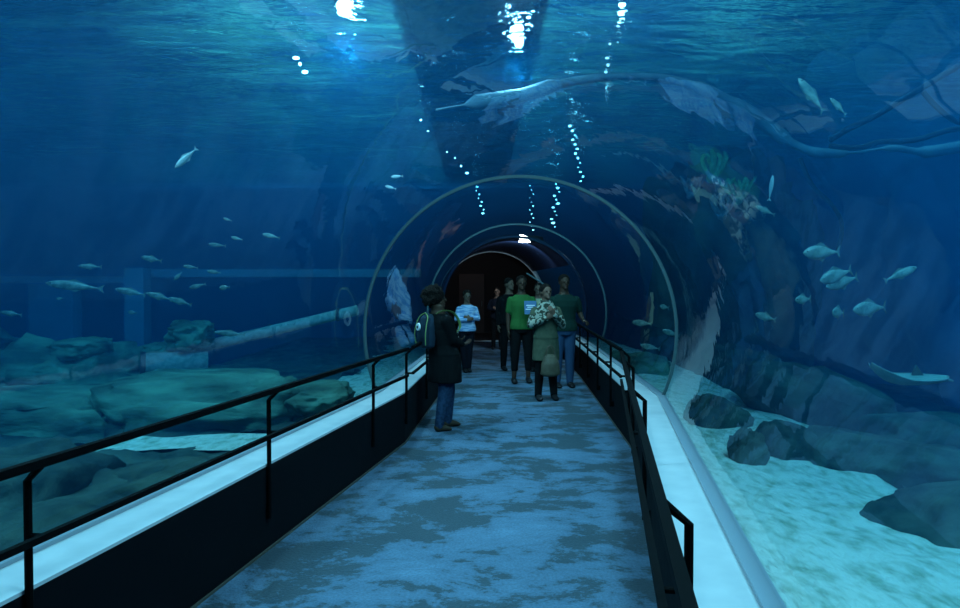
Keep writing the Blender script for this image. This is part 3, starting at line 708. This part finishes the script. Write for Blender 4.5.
def person(loc, H, face, label, skin, top, trousers, arms, hair='short', shoes=M_shoe, coat=None, legs=None, head_yaw=0, head_pitch=0, build=1.0, sleeve='long', collar=None, cuffs=None, cropped=False, top_name='jacket', skirt=None, lean=0):
    """face: heading in degrees, 0 faces the camera; X is the viewer's right when it does. arms: (L elbow, L wrist, L dir), (R ...) in fractions of H, L = +X side"""
    root = empty('person', loc, rad(face)); root.scale = (1, 1, 1)
    V = lambda x, y, z: Vector((x*H, (y - (z-.5)*lean*(z > .5))*H, z*H))
    g = build
    legs = legs or [((.048, 0), (.054, .005), (.060, .01)), ((-.048, 0), (-.054, .005), (-.060, .01))]
    def torso(bm, e=0, z0=.47, z1=1):
        rows = [(.465, .070, .060), (.50, .098, .070), (.535, .100, .072), (.60, .082, .060), (.66, .084, .062), (.72, .096, .068), (.765, .098, .062), (.797, .078, .050), (.822, .048, .040), (.845, .036, .036), (.875, .034, .036)]
        loft(bm, [(0, V(0, 0, z).y, z*H, (rx*g+e)*H, (ry*g+e)*H) for z, rx, ry in rows if z0 <= z <= z1])
    # body
    bm = bmesh.new(); torso(bm, 0, .46)
    hc = V(0, -.008, .928)
    Rh = Euler((rad(head_pitch), 0, rad(head_yaw))).to_matrix()
    hp = lambda x, y, z: hc + Rh @ Vector((x*H, y*H, z*H))
    ico(bm, hc+Rh @ Vector((0, .006*H, .012*H)), .054*H, 3, (.86, 1.04, 1.04), Rh)
    ico(bm, hp(0, -.016, -.026), .036*H, 3, (.92, .98, 1.05), Rh)
    tube(bm, [hp(0, -.050, .004), hp(0, -.063, -.014)], [.006*H, .010*H], 8); ico(bm, hp(0, -.060, -.014), .0095*H, 1)
    ico(bm, hp(0, -.046, -.050), .015*H, 2)
    ico(bm, hp(0, -.0535, -.033), .010*H, 1, (1.4, .5, .5), Rh)
    for s in (-1, 1):
        ico(bm, hp(s*.047, .006, -.006), .012*H, 1, (.45, .8, 1.3), Rh)
    tube(bm, [V(0, .008, .83), V(0, .002, .90)], .034*H, 12)
    for s, lg in zip((1, -1), legs):
        (hx, hy), (kx, ky), (ax, ay) = lg
        limb(bm, [V(hx, hy, .49), V(kx, ky, .275), V(ax, ay, .045)], [.052*H*g, .032*H*g, .020*H])
        tube(bm, [V(ax, ay+.018, .022), V(ax, ay-.03, .022), V(ax, ay-.085, .012)], [(.020*H, .020*H), (.026*H, .020*H), (.022*H, .010*H)], 10, up=(1, 0, 0))
    AR = []
    for s, (el, wr, hd, pn, curl) in zip((1, -1), arms):
        sh = V(s*.100*g, 0, .772); e1, w1 = V(*el), V(*wr)
        limb(bm, [sh, e1, w1], [.028*H*g, .022*H*g, .015*H]); AR.append((s, sh, e1, w1))
        hand(bm, w1, hd, pn, H/1.7, curl, side=s)
    body = baked('body', bm, skin, root, .0085)
    for s in (-1, 1):
        bm = bmesh.new(); ico(bm, hp(s*.018, -.0500, .004), .0062*H, 1); obj('eye', bm, M_eye, root)
    bm = bmesh.new(); ico(bm, hp(0, -.0575, -.0335), .0085*H, 1, (1.3, .4, .35), Rh); obj('mouth', bm, M_mouth, root)
    # hair
    bm = bmesh.new()
    if hair == 'short':
        ico(bm, hp(0, .012, .026), .0575*H, 3, (.90, .96, .86), Rh)
    elif hair == 'tied':
        ico(bm, hp(0, .014, .024), .059*H, 3, (.92, .98, .92), Rh); ico(bm, hp(0, .066, .022), .026*H, 2)
    elif hair == 'curly':
        rr = random.Random(3); ico(bm, hp(0, .024, .016), .074*H, 3)
        for k in range(90):
            v = Vector((rr.uniform(-1, 1), rr.uniform(-.35, 1), rr.uniform(-.8, 1))).normalized()
            ico(bm, hp(v.x*.080, .026+v.y*.080, .008+v.z*.080), .018*H*rr.uniform(.7, 1.2), 1)
    else:
        ico(bm, hp(0, .014, .022), .060*H, 3, (.95, .98, .95), Rh)
        tube(bm, [hp(0, .03, .02), hp(0, .045, -.05), hp(0, .05, -.11)], [(.050*H, .036*H), (.056*H, .026*H), (.042*H, .014*H)], 12, up=(1, 0, 0))
    baked('hair', bm, M_hair, root, .010, 2 if hair != 'curly' else 1)
    # trousers
    e = .010*H; bm = bmesh.new(); torso(bm, .009, .465, .60)
    for lg in legs:
        (hx, hy), (kx, ky), (ax, ay) = lg; end = .13 if cropped else .035
        t = (end-.045)/(.275-.045) if cropped else 0
        q = V(ax, ay, .045).lerp(V(kx, ky, .275), t) if cropped else V(ax, ay, .04)
        limb(bm, [V(hx, hy, .49), V(kx, ky, .275), q], [.056*H*g, .041*H*g, .031*H])
    baked('trousers', bm, trousers, root, .011)
    # shoes
    for lg in legs:
        ax, ay = lg[2]; bm = bmesh.new()
        tube(bm, [V(ax, ay+.030, .024), V(ax, ay+.012, .030), V(ax, ay-.03, .026), V(ax, ay-.075, .017), V(ax, ay-.098, .012)], [(.018*H, .018*H), (.026*H, .029*H), (.028*H, .025*H), (.029*H, .017*H), (.017*H, .009*H)], 12, up=(1, 0, 0))
        for v in bm.verts: v.co.z = max(v.co.z, .002)
        baked('shoe', bm, shoes, root, .010, 2)
    # top
    bm = bmesh.new(); torso(bm, .014, .50 if not coat else .53, .83)
    if coat:
        loft(bm, [(0, 0, .34*H, .120*H*g, .088*H*g), (0, 0, .42*H, .118*H*g, .086*H*g), (0, 0, .50*H, .112*H*g, .084*H*g), (0, V(0, 0, .60).y, .60*H, .096*H*g, .074*H*g), (0, V(0, 0, .72).y, .70*H, .108*H*g, .080*H*g)])
    for s, sh, e1, w1 in AR:
        if sleeve == 'long': limb(bm, [sh, e1, e1.lerp(w1, .93)], [.034*H*g, .029*H*g, .021*H])
        else: limb(bm, [sh, sh.lerp(e1, .72)], [.035*H*g, .032*H*g])
    baked(top_name, bm, top, root, .011)
    if cuffs:
        for s, sh, e1, w1 in AR:
            bm = bmesh.new(); limb(bm, [sh.lerp(e1, .45), e1, e1.lerp(w1, .92)], [.037*H*g, .0335*H*g, .026*H]); baked('sleeve', bm, cuffs, root, .011)
    if collar:
        bm = bmesh.new(); loft(bm, [(0, V(0, -.005, .7).y, .70*H, .128*H, .088*H), (0, V(0, -.005, .8).y, .765*H, .118*H, .078*H), (0, V(0, -.005, .8).y, .82*H, .070*H, .060*H), (0, V(0, 0, .85).y, .86*H, .050*H, .048*H)])
        for k in range(6): ico(bm, V(.05*math.cos(k), -.05+.01*math.sin(k*2), .79-.012*k), .026*H, 1)
        baked('scarf', bm, collar, root, .011)
    return tag(root, label, 'person'), V, hp
def pt(px, y): return Vector(((px-480)/F*y, y, 0))
DOWN = ((.125, .01, .63), (.125, -.02, .49), (0, -.1, -1), (-1, 0, 0), .4)
DOWNR = ((-.125, .01, .63), (-.125, -.02, .49), (0, -.1, -1), (1, 0, 0), .4)
CROSS = [((.135, -.02, .65), (.02, -.105, .665), (-1, -.1, .15), (0, 1, 0), .5), ((-.135, -.02, .65), (-.02, -.125, .64), (1, .0, .25), (0, 1, 0), .5)]
# 1 backpack wearer: turned to the right, away from the left rail
p1, V, hp = person(pt(444.5, 7.9), 1.60, 118, 'curly-haired person in black coat and jeans with a backpack, near the left handrail', M_skin, M_black, M_jean,
  [((.12, -.03, .64), (.06, -.13, .62), (-.4, -1, .2), (0, 0, 1), .6), ((-.12, -.03, .64), (-.06, -.13, .60), (.4, -1, .2), (0, 0, 1), .6)], hair='curly', build=1.30, coat=True, shoes=M_tan, top_name='coat', lean=-.15,
  legs=[((.05, .0), (.06, -.055), (.065, -.055)), ((-.05, 0), (-.06, .02), (-.065, .075))], head_yaw=-35, head_pitch=4)
root = empty('backpack', p1.location, p1.rotation_euler.z)
H = 1.60; Rz = Matrix.Identity(3)
bm = bmesh.new(); c0 = Vector((0, .215, 1.14))
loft(bm, [(0, .215, .93, .10, .045), (0, .220, .95, .145, .075), (0, .225, 1.05, .155, .095), (0, .22, 1.18, .15, .085), (0, .205, 1.27, .12, .065), (0, .195, 1.31, .07, .035)])
baked('pack', bm, M_pack, root, .012)
bm = bmesh.new()
for s in (-1, 1): tube(bm, smooth_path([(s*.13, .29, .97), (s*.15, .30, 1.08), (s*.142, .285, 1.19), (s*.11, .255, 1.28), (0, .235, 1.325)], 5), .006, 8)
obj('lime_piping', bm, M_lime, root, smooth=True)
for s in (-1, 1):
    bm = bmesh.new(); tube(bm, smooth_path([(s*.09, .15, 1.0), (s*.175, .02, 1.05), (s*.12, -.135, 1.16), (s*.09, -.08, 1.31), (s*.08, .05, 1.345), (s*.07, .15, 1.30)], 5), [(.022, .006)]*26, 8); obj('strap', bm, M_lime if s < 0 else M_pack, root)
bm = bmesh.new(); Q = Matrix.Translation((-.005, .322, 1.17)) @ Euler((PI/2, 0, 0)).to_matrix().to_4x4()
bmesh.ops.create_cone(bm, cap_ends=True, segments=28, radius1=.042, radius2=.042, depth=.02, matrix=Q); obj('round_badge', bm, M_white, root)
bm = bmesh.new(); Q = Matrix.Translation((-.005, .333, 1.168)) @ Euler((PI/2, 0, 0)).to_matrix().to_4x4()
bmesh.ops.create_cone(bm, cap_ends=True, segments=5, radius1=.018, radius2=.018, depth=.012, matrix=Q); obj('badge_mark', bm, M_pack, root)
tag(root, 'dark blue backpack with lime piping and a round white badge', 'backpack')
# 2 striped jacket
person(pt(467, 13.3), 1.56, 12, 'person in blue and white striped jacket, arms crossed, left of the dark doorway', M_skin2, M_stripe, M_blackp, CROSS, hair='tied',
  legs=[((.045, 0), (.03, .0), (.02, .0)), ((-.045, 0), (-.045, -.02), (.0-.035, -.03))], head_pitch=6)
# 3 dark figure near the doorway
person(pt(497, 18.2), 1.62, -5, 'person in dark clothes with crossed arms, deep in the tunnel before the doorway', M_skin2, M_blackp, M_black, CROSS, hair='short')
# 4 tall dark figure behind the green shirt
person(pt(509, 13.6), 1.80, 15, 'tall person in black standing behind the green-shirted person', M_skin2, M_black, M_black, [DOWN, DOWNR], hair='short', head_yaw=30)
# 5 green shirt
person(pt(521.5, 11.8), 1.81, 5, 'person in green T-shirt and dark cropped trousers standing in the group', M_skin, M_green, M_black,
  [((.135, .0, .65), (.075, -.12, .70), (-.2, -.6, .9), (-1, 0, 0), .9), DOWNR], hair='short', sleeve='short', cropped=True, top_name='shirt',
  legs=[((.05, 0), (.062, .0), (.066, .01)), ((-.05, 0), (-.062, -.02), (-.075, -.03))])
o5 = pt(521.5, 11.8)
root = empty('brochure', o5+Vector((.125, -.36, 1.28)), rad(5)); bm = bmesh.new()
box(bm, (-.10, -.004, -.11), (.10, .004, .11)); obj('sheet', bm, M_blueitem, root)
bm = bmesh.new()
for z_, w_ in ((.03, .07), (.0, .05), (-.035, .08)): box(bm, (-w_, -.007, z_), (w_, -.0045, z_+.012))
obj('printed_lines', bm, M_white, root)
root.rotation_euler.x = rad(-12)
tag(root, 'blue brochure with pale printed lines held by the green-shirted person', 'brochure')
# 6 person behind between
person(pt(538.5, 13.4), 1.70, -8, 'person in pale yellow top, only the face showing between two others', M_skin2, M_beige, M_black, [DOWN, DOWNR], hair='short')
# 7 khaki coat
p7, V, hp = person(pt(546, 10.0), 1.66, 8, 'person in long khaki coat and patterned scarf, raising both hands to the chest', M_skin2, M_khaki, M_black,
  [((.14, -.02, .64), (.035, -.14, .745), (-.6, -.3, .8), (0, 1, 0), .7), ((-.14, -.03, .65), (-.02, -.13, .71), (.7, -.2, .5), (0, 1, 0), .6)], hair='tied', coat=True, collar=M_camo, cuffs=M_camo, top_name='coat',
  head_pitch=-4, head_yaw=12, legs=[((.045, 0), (.055, .0), (.07, -.01)), ((-.045, 0), (-.055, 0), (-.07, -.01))])
o7 = p7.location
root = empty('handbag', o7+Vector((.045, -.20, .56)), rad(8))
bm = bmesh.new(); loft(bm, [(0, 0, -.20, .10, .05), (0, 0, -.17, .145, .065), (0, 0, -.02, .13, .065), (0, 0, .09, .085, .04), (0, 0, .11, .06, .02)]); baked('bag_body', bm, M_bag, root, .012)
for yy in (-.02, .02):
    bm = bmesh.new(); tube(bm, smooth_path([(-.06, yy, .09), (-.045, yy, .19), (0, yy, .235), (.045, yy, .19), (.06, yy, .09)], 5), .007, 6); obj('handle', bm, M_bag, root)
tag(root, 'slouchy brown handbag hanging in front of the khaki coat', 'handbag')
# 8 dark green top
person(pt(564, 11.25), 1.82, 10, 'tall man in dark green T-shirt and blue jeans, one hand on the right handrail', M_skin, M_dgreen, M_jean2,
  [((.150, .02, .66), (.165, -.035, .595), (.5, -.9, -.35), (0, -.3, -1), 1.0), DOWNR], hair='short', sleeve='short', top_name='shirt', build=1.1)
# pale stick held up in the group
bm = bmesh.new(); tube(bm, [at(527, 273.5, 12.2), at(547.5, 286.5, 11.4)], .014, 8)
sroot = obj('stick', bm, M_ring); tag(sroot, 'pale stick held up slanting between the heads of the group', 'stick')

# ------------------------------------------------------------------ world and output
w_ = bpy.data.worlds.new('world'); S.world = w_; w_.use_nodes = True
w_.node_tree.nodes['Background'].inputs[0].default_value = (.01, .03, .06, 1); w_.node_tree.nodes['Background'].inputs[1].default_value = .3
S.view_settings.view_transform = 'Standard'; S.view_settings.look = 'None'; S.view_settings.gamma = 1; S.view_settings.exposure = -.2
S.view_settings.use_curve_mapping = False
cy = S.cycles
cy.use_denoising = True; cy.max_bounces = 10; cy.transparent_max_bounces = 24; cy.volume_bounces = 1; cy.transmission_bounces = 6
cy.glossy_bounces = 4; cy.diffuse_bounces = 3; cy.sample_clamp_indirect = 3; cy.sample_clamp_direct = 0
cy.caustics_reflective = False; cy.caustics_refractive = False
